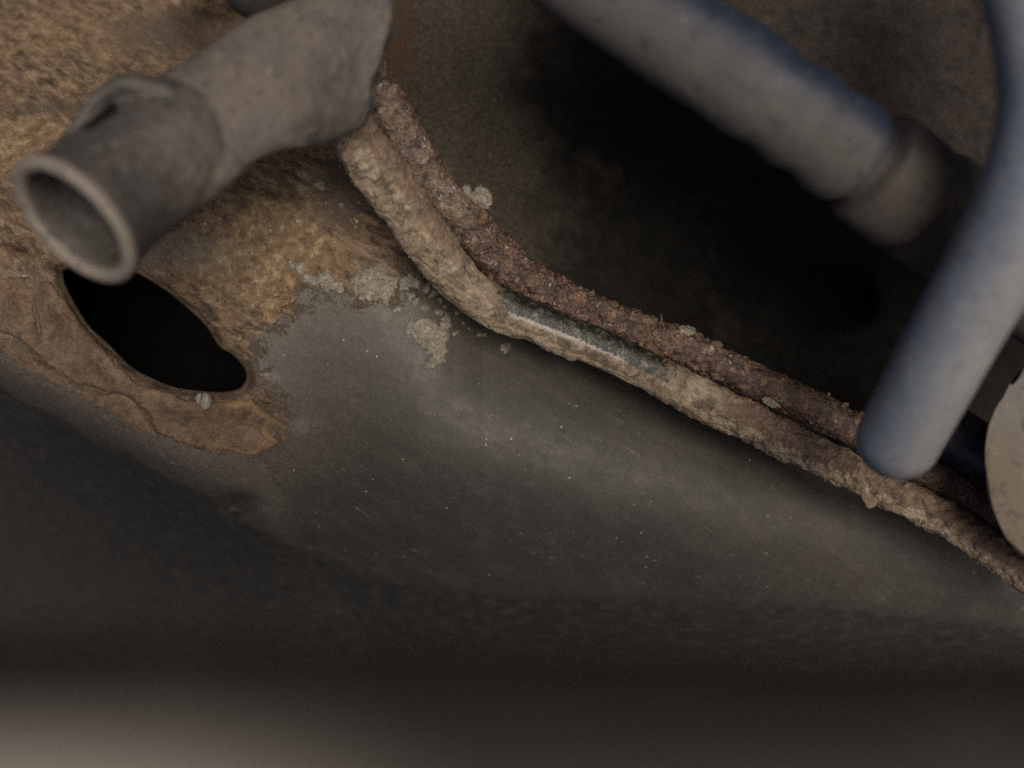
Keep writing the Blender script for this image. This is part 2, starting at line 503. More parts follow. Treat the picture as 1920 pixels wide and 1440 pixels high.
M_PANEL = mat_panel()
M_WALL = mat_wall()
M_DARK = mat_grit("unlit_shade_black", (0.004, 0.0035, 0.003), (0.006, 0.0055, 0.005), (0.009, 0.008, 0.007), 3, 0.01, spec=0.1)  # near-black colour stands for the shade inside slot and seam
M_SCALE = mat_grit("brown_rust_scale", (0.045, 0.028, 0.018), (0.100, 0.066, 0.043), (0.165, 0.115, 0.076), 3.2, 0.03, 0.88,
                   [(6, 0.62, (0.22, 0.14, 0.07), 0.5), (11, 0.66, (0.32, 0.26, 0.19), 0.7), (5, 0.64, (0.055, 0.036, 0.027), 0.7)], thin=(0.175, 0.115, 0.058))
M_FLAKE = mat_grit("ochre_rust_flake", (0.075, 0.048, 0.026), (0.165, 0.110, 0.060), (0.30, 0.225, 0.135), 9, 0.035, 0.88)
M_CRUST = mat_grit("pale_gritty_crust", (0.100, 0.086, 0.065), (0.215, 0.190, 0.150), (0.35, 0.325, 0.275), 9, 0.045, 0.95,
                   [(20, 0.62, (0.08, 0.07, 0.05), 0.6)], grit=60)
M_MUD = mat_grit("dried_road_mud", (0.070, 0.051, 0.033), (0.175, 0.134, 0.090), (0.295, 0.243, 0.175), 5, 0.035, 0.95,
                 [(9, 0.63, (0.13, 0.085, 0.05), 0.6)], grit=50)
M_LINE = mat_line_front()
M_RUST = mat_line_rust()
M_STUB = mat_painted("grey_dusty_steel", (0.040, 0.036, 0.034), (0.092, 0.077, 0.063), 0.9, 2.0, 0.6, (0.150, 0.127, 0.103), "dusty", 0.4, 0.2, 0.85, 1.5, 1.3)
M_LIP = mat_painted("worn_pale_edge", (0.08, 0.072, 0.064), (0.135, 0.118, 0.098), 0.8, 3.0, 0.6)
M_CLIP = mat_grit("gritty_grey_clip", (0.032, 0.030, 0.029), (0.060, 0.056, 0.053), (0.12, 0.11, 0.10), 6, 0.03, 0.9)
M_HOSE = mat_painted("blue_painted_tube", (0.011, 0.019, 0.036), (0.066, 0.060, 0.054), 0.95, 1.3, 0.5, None, "dusty", 0.4, 0.2, 1.05, 0.5)
M_BAND = mat_painted("dark_band", (0.016, 0.015, 0.016), (0.056, 0.048, 0.042), 0.9, 1.4, 0.6, None, "dusty", 0.3, 0.15, 0.95, 0.7)
M_ROD = mat_painted("blue_grey_rod_paint", (0.122, 0.142, 0.182), (0.195, 0.190, 0.185), 0.9, 1.6, 0.42, None, "dusty", 0.4, 0.1, 0.95, 0.9)
M_DISC = mat_painted("worn_bushing_steel", (0.090, 0.084, 0.079), (0.108, 0.086, 0.060), 0.95, 1.5, 0.7, None, "dusty", 0.4, 0.1, 0.95, 1.5, 1.5)
M_NAVY = mat_painted("navy_gloss", (0.018, 0.022, 0.034), (0.10, 0.095, 0.09), 0.4, 1.5, 0.3)
M_BEAM = mat_painted("black_beam_painted_light", (0.022, 0.021, 0.019), (0.25, 0.222, 0.192), 0.92, 0.25, 0.6, None, "dusty", 0.3, 0.15, 1.0, 0.35, 0.0)  # here the dusty attribute carries the light painted on the beam
M_ROUGH = mat_grit("rough_brown_undercoat", (0.011, 0.009, 0.008), (0.021, 0.016, 0.013), (0.036, 0.028, 0.022), 3, 0.06, 0.9,
                   [(6, 0.62, (0.05, 0.038, 0.028), 0.6)], grit=16)
M_PEB = mat_grit("pale_pebble", (0.11, 0.10, 0.08), (0.17, 0.16, 0.13), (0.23, 0.22, 0.19), 4, 0.005, 0.6)

# ------------------------------------------------------------------ layout measured in the photograph
LINE1 = [(560, 95, 14.2), (620, 185, 14.4), (672, 264, 14.6), (738, 354, 15.0), (808, 456, 15.4), (868, 527, 15.6), (932, 572, 15.7), (1030, 612, 15.8), (1128, 652, 15.9),
         (1253, 712, 15.9), (1330, 752, 15.9), (1450, 812, 15.9), (1560, 866, 15.8), (1660, 916, 15.7), (1770, 970, 15.6), (1860, 1030, 15.5), (1960, 1094, 15.4), (2150, 1217, 15.2)]
LINE2 = [(640, 70, 14.8), (690, 140, 15.0), (736, 215, 15.2), (806, 335, 15.6), (880, 420, 15.8), (922, 475, 16.0), (970, 516, 16.1), (1050, 562, 16.2), (1142, 603, 16.3),
         (1267, 650, 16.3), (1392, 706, 16.3), (1500, 756, 16.3), (1600, 806, 16.2), (1700, 862, 16.1), (1780, 912, 16.0), (1850, 958, 15.9), (1940, 1018, 15.8), (2150, 1150, 15.6)]
SEAM = [(400, -320), (600, 40), (700, 205), (770, 320), (850, 440), (905, 500), (1000, 558), (1140, 630), (1265, 684), (1400, 752), (1560, 832), (1760, 938), (1920, 1052), (2100, 1165), (2500, 1400)]
FOLD = np.array([(-700, 380), (-300, 555), (0, 712), (130, 783), (330, 893), (430, 943), (520, 1003), (700, 1058), (900, 1085), (1200, 1098), (1600, 1110), (1920, 1150), (2500, 1260)], float)
HOLE = spline(np.array([(112, 505), (150, 492), (232, 500), (300, 535), (352, 575), (390, 612), (415, 650), (440, 666), (462, 690), (468, 712), (455, 732), (425, 739),
                        (390, 738), (330, 730), (285, 712), (245, 690), (205, 650), (165, 612), (140, 575), (118, 532), (112, 505)], float), 240)[0][:-1]
RUSTZ = [(-900, -700), (560, -700), (720, 200), (840, 530), (790, 556), (735, 560), (690, 572), (640, 552), (600, 545), (570, 556), (545, 590), (500, 612), (482, 650),
         (476, 690), (540, 760), (560, 800), (505, 850), (420, 850), (300, 815), (200, 765), (100, 705), (0, 655), (-300, 480), (-900, 300)]

def panel_depth(px, py, rough=True):
    """distance of the frame member's skin, cm"""
    # v: how far below the seam, px
    sx = np.array([p[0] for p in SEAM]); sy = np.array([p[1] for p in SEAM])
    v = (py - np.interp(px, sx, sy)) * 0.86
    along = (px * 0.88 + py * 0.48)
    right = sstep(640, 1300, along)
    d = 16.35 + 0 * px
    # the beam bulges towards the camera below the lines
    b = (v - 335) / 270
    bulge = np.where(b < 0, 1.0 * np.abs(b) ** 1.9, 0.62 * b ** 2)
    bulge = np.minimum(bulge, 2.5)
    d = d + right * (bulge - 0.15)
    # upper left plate leans away towards the top
    d = d + (1 - right) * (np.clip(380 - py, 0, 1400) * 0.0050 + np.clip(260 - px, 0, 900) * 0.0003)
    e = py - np.interp(px, FOLD[:, 0], FOLD[:, 1])
    wdt = 20 + 90 * sstep(350, 1000, px)
    sp = np.where(e / wdt > 30, e, wdt * np.log1p(np.exp(np.clip(e / wdt, -40, 30))))
    d = d + sp * (0.030 - 0.010 * right)
    d = d + 1.3 * np.exp(-(((px - 415) / 75) ** 2 + ((py - 60) / 60) ** 2))  # hollow added so this spot above the arm falls dark
    # notch at the fold
    nb = np.exp(-(((px - 442) / 30) ** 2 + ((py - 950) / 17) ** 2))
    d = d + 0.65 * nb
    d = d - 0.10 * np.exp(-(((px - 510) / 50) ** 2 + ((py - 990) / 36) ** 2))
    # shallow trough beside the lines
    d = d + 0.16 * np.exp(-((v - 60) / 60) ** 2) * (1 - right)
    if rough:
        q = np.stack([px, py], -1) / 128.0
        d = d + 0.02 * fbm(q * 0.5, 2, 5) + 0.003 * fbm(q * 4, 3, 9)
        rz = rust_field(px, py)
        n = fbm(q * 7, 4, 21)
        m = sstep(-0.08, 0.30, rz + 0.30 * fbm(q * 3.2, 5, 31))
        d = d - m * (0.006 + 0.014 * n + 0.02 * np.clip(fbm(q * 2.2, 4, 41), 0, 1))
        # pit and cracks left of the hole
        pit = np.exp(-(((px - 38) / 17) ** 2 + ((py - 474) / 8) ** 2)) + 0.7 * np.exp(-(((px - 44) / 9) ** 2 + ((py - 502) / 12) ** 2))
        d = d + 0.22 * pit
        # low grit-like blisters in the paint
        d = d - 0.006 * np.clip(fbm(q * 9, 2, 55) - 0.4, 0, 1)
    hs = -poly_sd(px, py, HOLE) if rough else None
    if rough:
        # the lower lip of the slot stands out, then turns in at the edge
        lower = sstep(-40, 60, (py - 480) * 0.85 - (px - 110) * 0.53)
        d = d - 0.16 * np.exp(-((hs - 26) / 26) ** 2) * lower
        d = d + 0.15 * np.exp(-(np.clip(hs, 0, None) / 7.0) ** 2)
    return d

def rust_field(px, py):
    return poly_sd(px, py, RUSTZ) / 128.0

def axis(a0, a, b, b1, step, out=24):
    return np.concatenate([np.linspace(a0, a, out, endpoint=False), np.arange(a, b, step), np.linspace(b, b1, out)])

# ------------------------------------------------------------------ frame member
member = thing("frame_member", "dark painted chassis member with a long oval slot and brown rust at its upper left", "chassis member", P(960, 800, 16.3))
gx = axis(-900, -20, 1945, 2500, 2.6); gy = axis(-700, -15, 1210, 1700, 2.6)
PX, PY = np.meshgrid(gx, gy)
D = panel_depth(PX, PY)
sd_h = poly_sd(PX, PY, HOLE)
seam_y = np.interp(PX, [p[0] for p in SEAM], [p[1] for p in SEAM])
inside = sd_h > 0
keepv = (~inside) & (PY > seam_y - 45)
kf = keepv[:-1, :-1] & keepv[1:, :-1] & keepv[:-1, 1:] & keepv[1:, 1:]
# draw the ragged cells at the slot onto its outline
use = np.zeros(PX.shape, int)
for a in (slice(None, -1), slice(1, None)):
    for b in (slice(None, -1), slice(1, None)):
        use[a, b] += kf
edge = (use > 0) & (use < 4) & (np.abs(sd_h) < 12)
hx, hy = np.append(HOLE[:, 0], HOLE[0, 0]), np.append(HOLE[:, 1], HOLE[0, 1])
ex, ey = PX[edge], PY[edge]
best = np.full(ex.shape, 1e9); bx = ex.copy(); by = ey.copy()
for k in range(len(hx) - 1):
    vx, vy = hx[k + 1] - hx[k], hy[k + 1] - hy[k]
    t = np.clip(((ex - hx[k]) * vx + (ey - hy[k]) * vy) / (vx * vx + vy * vy + 1e-12), 0, 1)
    qx, qy = hx[k] + t * vx, hy[k] + t * vy
    dd = (qx - ex) ** 2 + (qy - ey) ** 2
    u = dd < best
    best[u] = dd[u]; bx[u] = qx[u]; by[u] = qy[u]
PX2, PY2 = PX.copy(), PY.copy(); PX2[edge] = bx; PY2[edge] = by
D2 = D.copy(); D2[edge] = panel_depth(bx, by)
q = grid_quads(*PX.shape, kf)
och = np.exp(-(((PX - 500) / 190) ** 2 + ((PY - 470) / 120) ** 2)) + 0.9 * np.exp(-(((PX - 30) / 190) ** 2 + ((PY - 270) / 70) ** 2)) + 0.6 * np.exp(-(((PX - 150) / 260) ** 2 + ((PY - 60) / 100) ** 2))
pal = np.exp(-(((PX - 20) / 120) ** 2 + ((PY - 570) / 90) ** 2)) + 0.8 * np.exp(-(((PX - 330) / 150) ** 2 + ((PY - 470) / 60) ** 2)) + 0.6 * np.exp(-(((PX - 700) / 70) ** 2 + ((PY - 500) / 60) ** 2))
pal = pal + 0.8 * np.exp(-(((PX - 560) / 38) ** 2 + ((PY - 800) / 32) ** 2))
fe = PY - np.interp(PX, FOLD[:, 0], FOLD[:, 1])
und_shade = sstep(-20, 40, fe + 10 * fbm(np.stack([PX, PY], -1) / 40.0, 4, 77)) * sstep(760, 480, PX) + sstep(-40, 90, fe) * sstep(480, 760, PX)  # black underside at left; at right the roll-under's shade is painted in
umb_shade = np.exp(-(((PX - 640) / 70) ** 2 + ((PY - 360) / 90) ** 2)) + np.exp(-(((PX - 90) / 130) ** 2 + ((PY - 200) / 28) ** 2)) * 0.7 + 0.9 * np.exp(-(((PX - 330) / 170) ** 2 + ((PY - 60) / 60) ** 2)) + 0.8 * np.exp(-(((PX - 790) / 40) ** 2 + ((PY - 500) / 60) ** 2))  # brown zones, plus shade painted above the arm and beside the lines
v, q, at = compact(P(PX2, PY2, D2).reshape(-1, 3), q, {"rust": rust_field(PX, PY), "ochre": och, "pale": pal, "under": und_shade, "umber_shade": umb_shade})
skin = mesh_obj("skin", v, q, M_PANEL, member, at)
# the slot's turned-in edge and the dark box inside the member
hd = panel_depth(HOLE[:, 0], HOLE[:, 1])
cx, cy = HOLE.mean(0)
rings = []
for off, grow in ((0.0, 1.0), (0.05, 0.975), (0.22, 0.965), (0.30, 1.03)):
    rings.append(P(cx + (HOLE[:, 0] - cx) * grow, cy + (HOLE[:, 1] - cy) * grow, hd + off))
nh = len(HOLE)
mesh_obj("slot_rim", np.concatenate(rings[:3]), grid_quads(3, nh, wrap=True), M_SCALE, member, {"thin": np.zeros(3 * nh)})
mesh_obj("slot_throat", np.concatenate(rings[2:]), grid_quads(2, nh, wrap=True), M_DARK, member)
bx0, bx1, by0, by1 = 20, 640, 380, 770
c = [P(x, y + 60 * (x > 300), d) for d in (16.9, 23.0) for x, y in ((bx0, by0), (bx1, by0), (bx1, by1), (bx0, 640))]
mesh_obj("inner_shade_box", np.array(c), [(4, 5, 6, 7), (0, 1, 5, 4), (1, 2, 6, 5), (2, 3, 7, 6), (3, 0, 4, 7)], M_DARK, member, smooth=False)

def sheet(name, outline, mat, parent, h0, ragged, freq, step=1.6, grit=0.3, seed=0, extra=None, cut=None, label=None):
    """a raised crust on the member's skin with a broken outline (px)"""
    o = np.asarray(outline, float)
    x0, y0 = o.min(0) - 14; x1, y1 = o.max(0) + 14
    X, Y = np.meshgrid(np.arange(x0, x1, step), np.arange(y0, y1, step))
    q_ = np.stack([X, Y], -1) / 128.0
    f = poly_sd(X, Y, o) + ragged * fbm(q_ * freq, 5, 71 + seed, 0.6) + 0.35 * ragged * fbm(q_ * freq * 3.2, 3, 171 + seed, 0.6)
    if cut is not None: f = np.minimum(f, cut(X, Y))
    h = np.clip(f / 5.0, -1.5, 1.0)
    h = np.where(h > 0, h0 * np.sqrt(np.clip(h, 0, 1)) * (1 + grit * fbm(q_ * 14, 4, 91 + seed)), h * 0.02)
    if extra is not None: h = h + extra(X, Y, f)
    k = f > -5
    keep = k[:-1, :-1] & k[1:, :-1] & k[:-1, 1:] & k[1:, 1:]
    if not keep.any(): return None
    d = panel_depth(X, Y) - h
    v_, q2, a2 = compact(P(X, Y, d).reshape(-1, 3), grid_quads(*X.shape, keep), {"thin": 0.75 * sstep(30, 2, f) * sstep(300, 460, X)})
    return mesh_obj(name, v_, q2, mat, parent, a2, label=label)

# brown scale that has lifted round the lower lip of the slot, in two layers split by a crack
CRACK = [(-40, 605), (0, 627), (33, 640), (80, 683), (150, 722), (187, 735), (233, 743), (267, 770), (307, 818), (320, 830)]
SC_UP = [(-60, 520), (40, 520), (95, 530), (125, 560), (150, 600), (185, 645), (225, 690), (280, 726), (335, 745), (400, 752), (445, 748), (470, 752), (500, 775), (526, 790),
         (505, 806), (520, 828), (478, 852), (400, 846), (330, 828), (307, 812), (267, 766), (233, 739), (187, 731), (150, 718), (80, 679), (33, 636), (-60, 590)]
SC_LO = [(-60, 598), (0, 632), (33, 646), (80, 689), (150, 728), (187, 741), (233, 749), (267, 778), (300, 822), (262, 812), (215, 778), (150, 745), (90, 712), (40, 680), (-60, 630)]
sheet("rust_scale", SC_UP, M_SCALE, member, 0.055, 9, 3.0, 1.8, 0.25, 1,
      cut=lambda X, Y: line_d(X, Y, [(60, 560), (66, 590), (75, 625)]) * 0.9 - 1.5 + 6 * sstep(-0.1, 0.3, fbm(np.stack([X, Y], -1) / 40.0, 3, 8)),
      extra=lambda X, Y, f: 0.05 * np.exp(-(line_d(X, Y, CRACK) / 16.0) ** 2) * (f > 0) + 0.02 * fbm(np.stack([X, Y], -1) / 60.0, 3, 4) * (f > 0))
sheet("rust_scale", SC_LO, M_SCALE, member, 0.03, 9, 3.5, 1.8, 0.25, 2)
# ochre flake with curled points right of the slot
sheet("rust_flake", [(488, 575), (505, 560), (530, 562), (556, 556), (545, 568), (528, 578), (548, 580), (553, 596), (540, 590), (524, 580), (522, 600), (508, 608), (494, 600)], M_FLAKE, member,
      0.05, 7, 7, 1.1, 0.4, 3, extra=lambda X, Y, f: 0.05 * np.exp(-(np.clip(f, 0, 99) / 3.5) ** 2) * (f > 0))
sheet("rust_flake", [(455, 618), (480, 620), (500, 628), (478, 627)], M_FLAKE, member, 0.03, 4, 7, 1.1, 0.4, 4)
# pale lichen-like crust
CR = [([(545, 500), (562, 493), (575, 512), (595, 516), (612, 505), (632, 530), (640, 550), (615, 545), (600, 535), (575, 530), (560, 515)], 0.028),
      ([(655, 530), (680, 505), (720, 500), (745, 520), (738, 560), (728, 578), (708, 566), (690, 568), (662, 556)], 0.04),
      ([(745, 520), (770, 510), (785, 530), (765, 552), (748, 545)], 0.025),
      ([(772, 604), (800, 598), (822, 606), (836, 592), (842, 612), (838, 650), (830, 676), (812, 694), (792, 682), (806, 666), (788, 650), (768, 634), (762, 615)], 0.045)]
for k, (o_, h_) in enumerate(CR):
    sheet("crust_patch", o_, M_CRUST, member, h_ * 1.3, 15, 7, 1.0, 0.9, 10 + k)
rng = np.random.default_rng(4)
SPK = [(795, 578, 9), (822, 586, 8), (840, 596, 11), (853, 625, 8), (880, 617, 6), (903, 628, 10), (948, 652, 11), (868, 606, 5), (812, 552, 9), (780, 566, 7), (746, 578, 8), (826, 562, 6),
       (800, 540, 10), (770, 556, 8), (835, 575, 6), (858, 588, 5), (486, 500, 6), (520, 552, 6), (418, 484, 9), (600, 348, 10), (560, 352, 7), (640, 385, 7), (574, 330, 8), (325, 440, 5), (505, 432, 6)]
for k, (x, y, r_) in enumerate(SPK):
    a_ = np.sort(rng.uniform(0, 2 * np.pi, 9))
    rr = r_ * rng.uniform(0.6, 1.25, 9)
    sheet("crust_speck", np.stack([x + rr * np.cos(a_), y + rr * np.sin(a_) * 0.8], 1), M_CRUST, member, 0.025, 4, 9, 1.0, 0.5, 40 + k)
# pale blob under the slot's lip
def blob(name, centre, rad, mat, parent, seed=0, n=28, amp=0.18, freq=1.0):
    th = np.linspace(0.01, np.pi - 0.01, n); ph = np.linspace(0, 2 * np.pi, 2 * n, endpoint=False)
    T_, F_ = np.meshgrid(th, ph, indexing='ij')
    u_ = np.stack([np.sin(T_) * np.cos(F_), np.sin(T_) * np.sin(F_), np.cos(T_)], -1)
    k_ = 1 + amp * fbm(u_ * 1.6 * freq + seed * 3.1, 4, seed)
    V_ = np.asarray(centre) + u_ * k_[..., None] * np.asarray(rad)
    return mesh_obj(name, V_.reshape(-1, 3), grid_quads(n, 2 * n, wrap=True), mat, parent)
peb = thing("pebble", "small pale pebble lodged under the lower lip of the oval slot", "pebble", P(384, 752, 16.0))
blob("stone", P(386, 752, 16.12), (0.085, 0.09, 0.12), M_PEB, peb, 3)
blob("stone", P(374, 748, 16.16), (0.06, 0.06, 0.08), M_PEB, peb, 5)


# ------------------------------------------------------------------ recessed wall beyond the lines
def wall_depth(px, py):
    w = (np.interp(px, [p[0] for p in SEAM], [p[1] for p in SEAM]) - py) * 0.86
    d = 18.3 + np.clip(w, -400, 2000) * 0.0022 + np.clip(px - 850, 0, 2000) * 0.0028
    q_ = np.stack([px, py], -1) / 128.0
    d = d + 0.10 * fbm(q_ * 0.8, 3, 3) + 0.035 * fbm(q_ * 5, 4, 7, 0.6) + 1.2 * np.exp(-((((px - 1560) / 75) ** 2 + ((py - 560) / 55) ** 2)) ** 2)
    return d
wall = thing("inner_wall", "dark pebbled undercoated wall in shade above the two lines", "underbody wall", P(1200, 400, 19))
wx = axis(200, 640, 1860, 2700, 3.4); wy = axis(-900, -15, 960, 1700, 3.4)
WX, WY = np.meshgrid(wx, wy)
ws_ = np.interp(WX, [p[0] for p in SEAM], [p[1] for p in SEAM])
kw = (WY < ws_ + 35)
kw = kw[:-1, :-1] & kw[1:, :-1] & kw[:-1, 1:] & kw[1:, 1:]
dzt = np.exp(-((WX - 800) / 170) ** 2) * sstep(700, 300, WY) + 0.30 * np.exp(-((WX - 950) / 200) ** 2 - ((WY - 420) / 170) ** 2)  # light on the wall's left end put into the colour
dzt = dzt + 0.45 * np.clip(fbm(np.stack([WX, WY], -1) / 150.0, 4, 707) + 0.1, 0, 1)
br = np.exp(-(np.clip(ws_ - WY, 0, 999) * 0.6 / 60.0) ** 2) * sstep(480, 200, WY) + np.exp(-((WX - 740) / 40) ** 2 - ((WY - 60) / 160) ** 2)
v, q, at = compact(P(WX, WY, wall_depth(WX, WY)).reshape(-1, 3), grid_quads(*WX.shape, kw), {"brown": br, "dust_and_light": dzt})
mesh_obj("coated_sheet", v, q, M_WALL, wall, at)

# ------------------------------------------------------------------ the two lines
def px_path(L): return np.array([P(*p) for p in L])
front = thing("fluid_line", "front mud caked steel line with a shiny bare stretch at its bend", "fluid line", P(1200, 692, 16.0), "pair of corroded lines along the member")
t1 = Tube(px_path(LINE1))
X1 = lambda V_: V_[..., 0] / (V_[..., 1] * W) * 1920 + 960          # back to photo px, to place wear along the line
def r1(S, F): return 0.315 - 0.05 * sstep(2.6, 4.4, S) - 0.045 * sstep(6, 11, S) + 0 * F
def disp1(S, F, V_, Rr):
    x = X1(V_)
    left = sstep(980, 760, x); right = sstep(1250, 1400, x)
    n = fbm(V_ * 5.0, 5, 101, 0.55); c_ = fbm(V_ * 12.0, 4, 111, 0.6)
    low = sstep(0.1, 0.9, np.sin(F))
    return (0.060 * left + 0.046 * right + 0.008) * n + 0.030 * c_ * (0.2 + left + right) + low * (left * 0.07 + right * 0.03) * np.clip(fbm(V_ * 2.4, 4, 121, 0.6) + 0.4, 0, 1) + (left + right) * 0.035 * fbm(V_ * 5, 4, 131, 0.6, True)
def attr1(S, F, V_):
    x = X1(V_)
    bare = sstep(880, 985, x) * sstep(1380, 1130, x) * sstep(0.55, 0.1, np.sin(F)) * 0.95
    bare = bare + 0.3 * sstep(900, 640, x) * sstep(-0.05, -0.5, np.sin(F)) * 0.6
    dust = sstep(0.15, 0.7, np.sin(F)) * (0.9 - 0.35 * sstep(1350, 1600, x)) + 0.28
    rusty = sstep(1260, 1460, x) * (0.45 + 0.55 * sstep(0.9, 0.3, np.sin(F))) + sstep(0.2, -0.3, np.sin(F)) * sstep(1000, 800, x) * 0.6
    hilite_streak = np.exp(-((np.sin(F) - 0.24) / 0.22) ** 2) * (np.cos(F) > 0) * sstep(880, 980, x) * sstep(1300, 1100, x) * 0.78  # pale stripe: a highlight painted along the line
    return {"bare": bare, "dust": dust, "rusty": rusty, "hilite_streak": hilite_streak}
st1 = [(s, float(r1(np.array(s), 0.0))) for s in np.linspace(0, t1.L, 1150)]
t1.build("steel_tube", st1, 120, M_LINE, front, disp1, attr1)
# mud that hangs under the line in broken plates
def s_of_px(tube, x):
    xs = tube.path[:, 0] / (tube.path[:, 1] * W) * 1920 + 960
    return float(np.interp(x, xs, tube.u))
def mud(x0, x1, f_mid, f_half, h0, seed, ragged=0.35):
    s0, s1 = s_of_px(t1, x0), s_of_px(t1, x1)
    def hgt(S, F):
        q_ = np.stack([S * 2.0, F * 0.7, 0 * S], -1)
        f = 1 - ((F - f_mid) / f_half) ** 2 - (np.abs(S - (s0 + s1) / 2) / ((s1 - s0) / 2)) ** 6
        f = f + ragged * fbm(q_ * 0.9, 4, seed, 0.6) + 0.5 * ragged * fbm(q_ * 5, 4, seed + 2, 0.65)
        crk = np.exp(-((fbm(q_ * np.array([0.55, 1.6, 1]), 4, seed + 5, 0.6)) / 0.03) ** 2)
        top = h0 * np.clip(f * 2.2, 0, 1) ** 0.8 * (0.75 + 0.7 * fbm(q_ * 1.6, 3, seed + 9) + 0.35 * fbm(q_ * 6, 4, seed + 11, 0.65))
        return np.where(f > 0, top - 0.75 * h0 * crk, f * 0.05 - 0.004)
    n_ = int((s1 - s0) / 0.016)
    t1.patch("mud_crust", s0 - 0.1, s1 + 0.1, f_mid - f_half * 1.3, f_mid + f_half * 1.3, n_, 80, hgt, M_MUD, front, lambda S, F: r1(S, F))
R_ = math.radians
mud(690, 960, R_(85), R_(62), 0.085, 201, 0.5)
mud(840, 1110, R_(98), R_(46), 0.080, 211, 0.5)
mud(1060, 1270, R_(96), R_(40), 0.035, 221, 0.5)
mud(1225, 1500, R_(88), R_(48), 0.085, 231, 0.5)
mud(1420, 1720, R_(95), R_(46), 0.055, 241, 0.5)
mud(1640, 2000, R_(90), R_(52), 0.065, 251, 0.5)
# a tab of dirt that hangs below the line
tb = Tube([P(1622, 915, 15.6), P(1628, 935, 15.55), P(1640, 950, 15.5)])
tb.build("mud_tab", round_ends(tb.L, 0.075, 0.02), 24, M_MUD, front, lambda S, F, V_, Rr: 0.03 * fbm(V_ * 9, 3, 9), ab=(0.5, 1.2))

back = thing("fluid_line", "thickly rusted flaking line lying just above the mud caked one", "fluid line", P(1180, 608, 16.3), "pair of corroded lines along the member")
t2 = Tube(px_path(LINE2))
def disp2(S, F, V_, Rr):
    x = X1(V_)
    heavy = 0.35 + 0.65 * sstep(820, 960, x) * sstep(1480, 1250, x)
    n = fbm(V_ * 4.0, 5, 301, 0.6); rdg = fbm(V_ * 7.0, 4, 311, 0.6, True)
    top = sstep(0.2, -0.8, np.sin(F))
    return heavy * (0.080 * n + 0.050 * rdg + top * 0.10 * np.clip(fbm(V_ * 6, 4, 321, 0.7), 0, 1)) + 0.01 * fbm(V_ * 14, 3, 331)
def attr2(S, F, V_):
    x = X1(V_)
    dust = sstep(960, 860, x) * 0.42 + sstep(1690, 1800, x) * 0.35 + 0.10
    og = 0.16 + 0.14 * sstep(1250, 1500, x) * sstep(1750, 1600, x) + 0.10 * np.exp(-((x - 1050) / 120) ** 2)
    return {"dust": dust, "orange": og}
def rr2(s):
    return 0.285 - 0.02 * float(sstep(3.0, 5.0, s)) - 0.015 * float(sstep(7, 11, s))
t2.build("steel_tube", [(s, rr2(s)) for s in np.linspace(0, t2.L, 1150)], 120, M_RUST, back, disp2, attr2)
# loose flakes, shreds and tufts standing off the rust
def chip(name, mat, parent, centre, size, seed, tilt=(0, 0, 0), thick=0.012):
    n_ = 22
    u_ = np.linspace(-1, 1, n_)
    A, B = np.meshgrid(u_, u_)
    rad = np.sqrt(A ** 2 + B ** 2); ang = np.arctan2(B, A)
    lim = 0.72 + 0.38 * fbm(np.stack([np.cos(ang) * 1.5 + seed, np.sin(ang) * 1.5, 0 * ang], -1), 4, seed, 0.7)
    k_ = rad < lim
    keep = k_[:-1, :-1] & k_[1:, :-1] & k_[:-1, 1:] & k_[1:, 1:]
    hz = 0.25 * fbm(np.stack([A + seed, B, 0 * A], -1) * 1.6, 4, seed + 3)
    Mx = (Matrix.Rotation(tilt[2], 3, 'Y') @ Matrix.Rotation(tilt[0], 3, 'X') @ Matrix.Rotation(tilt[1], 3, 'Z'))
    mx = np.array(Mx)
    def lay(off):
        loc = np.stack([A * size[0], hz * min(size) + off, B * size[1]], -1).reshape(-1, 3)
        return loc @ mx.T + np.asarray(centre)
    q1 = grid_quads(n_, n_, keep)
    v1, q1c, _ = compact(lay(-thick), q1); v2, _, _ = compact(lay(thick), q1)
    nv = len(v1)
    cnt = {}
    for f_ in q1c:
        for a_, b_ in zip(f_, np.roll(f_, -1)): cnt[(int(a_), int(b_))] = 1
    side = [(b_, a_, a_ + nv, b_ + nv) for (a_, b_) in cnt if (b_, a_) not in cnt]
    return mesh_obj(name, np.concatenate([v1, v2]), np.concatenate([q1c[:, ::-1], q1c + nv, np.array(side)]), mat, parent)
chip("scale_flake", M_CRUST, back, P(905, 372, 15.55), (0.24, 0.26), 3, (0.5, 0.3, 0.4))
chip("scale_flake", M_CRUST, back, P(868, 372, 15.55), (0.17, 0.30), 5, (0.2, -0.3, 0.5))
chip("scale_flake", M_FLAKE, back, P(915, 428, 15.7), (0.15, 0.13), 7, (-0.5, 0.2, 0.2))
chip("scale_flake", M_CRUST, back, P(1290, 618, 16.05), (0.20, 0.13), 9, (0.7, 0.3, 0.5))
chip("scale_flake", M_SCALE, back, P(1345, 645, 16.1), (0.14, 0.08), 12, (0.5, 0.3, 0.4))
chip("scale_flake", M_CRUST, back, P(1445, 755, 16.1), (0.22, 0.08), 15, (0.2, 0.1, 0.5))
for k in range(60):
    s_ = rng.uniform(t2.L * 0.18, t2.L * 0.72); f_ = rng.uniform(-2.3, 0.9)
    c_ = t2.at(np.array(s_), np.array(f_), np.array(0.275 + rng.uniform(0, 0.02)))
    z = rng.uniform(0.035, 0.085)
    chip("rust_chip", [M_RUST, M_SCALE, M_FLAKE, M_RUST][k % 4] if k % 4 != 0 and k % 4 != 3 else M_SCALE, back, c_, (z * rng.uniform(0.8, 1.6), z), 30 + k, (rng.uniform(-1, 1), rng.uniform(-.7, .7), rng.uniform(0, 3)), 0.008)
th = Tube([P(1236, 612, 16.0), P(1240, 600, 15.95), P(1239, 588, 15.9)])
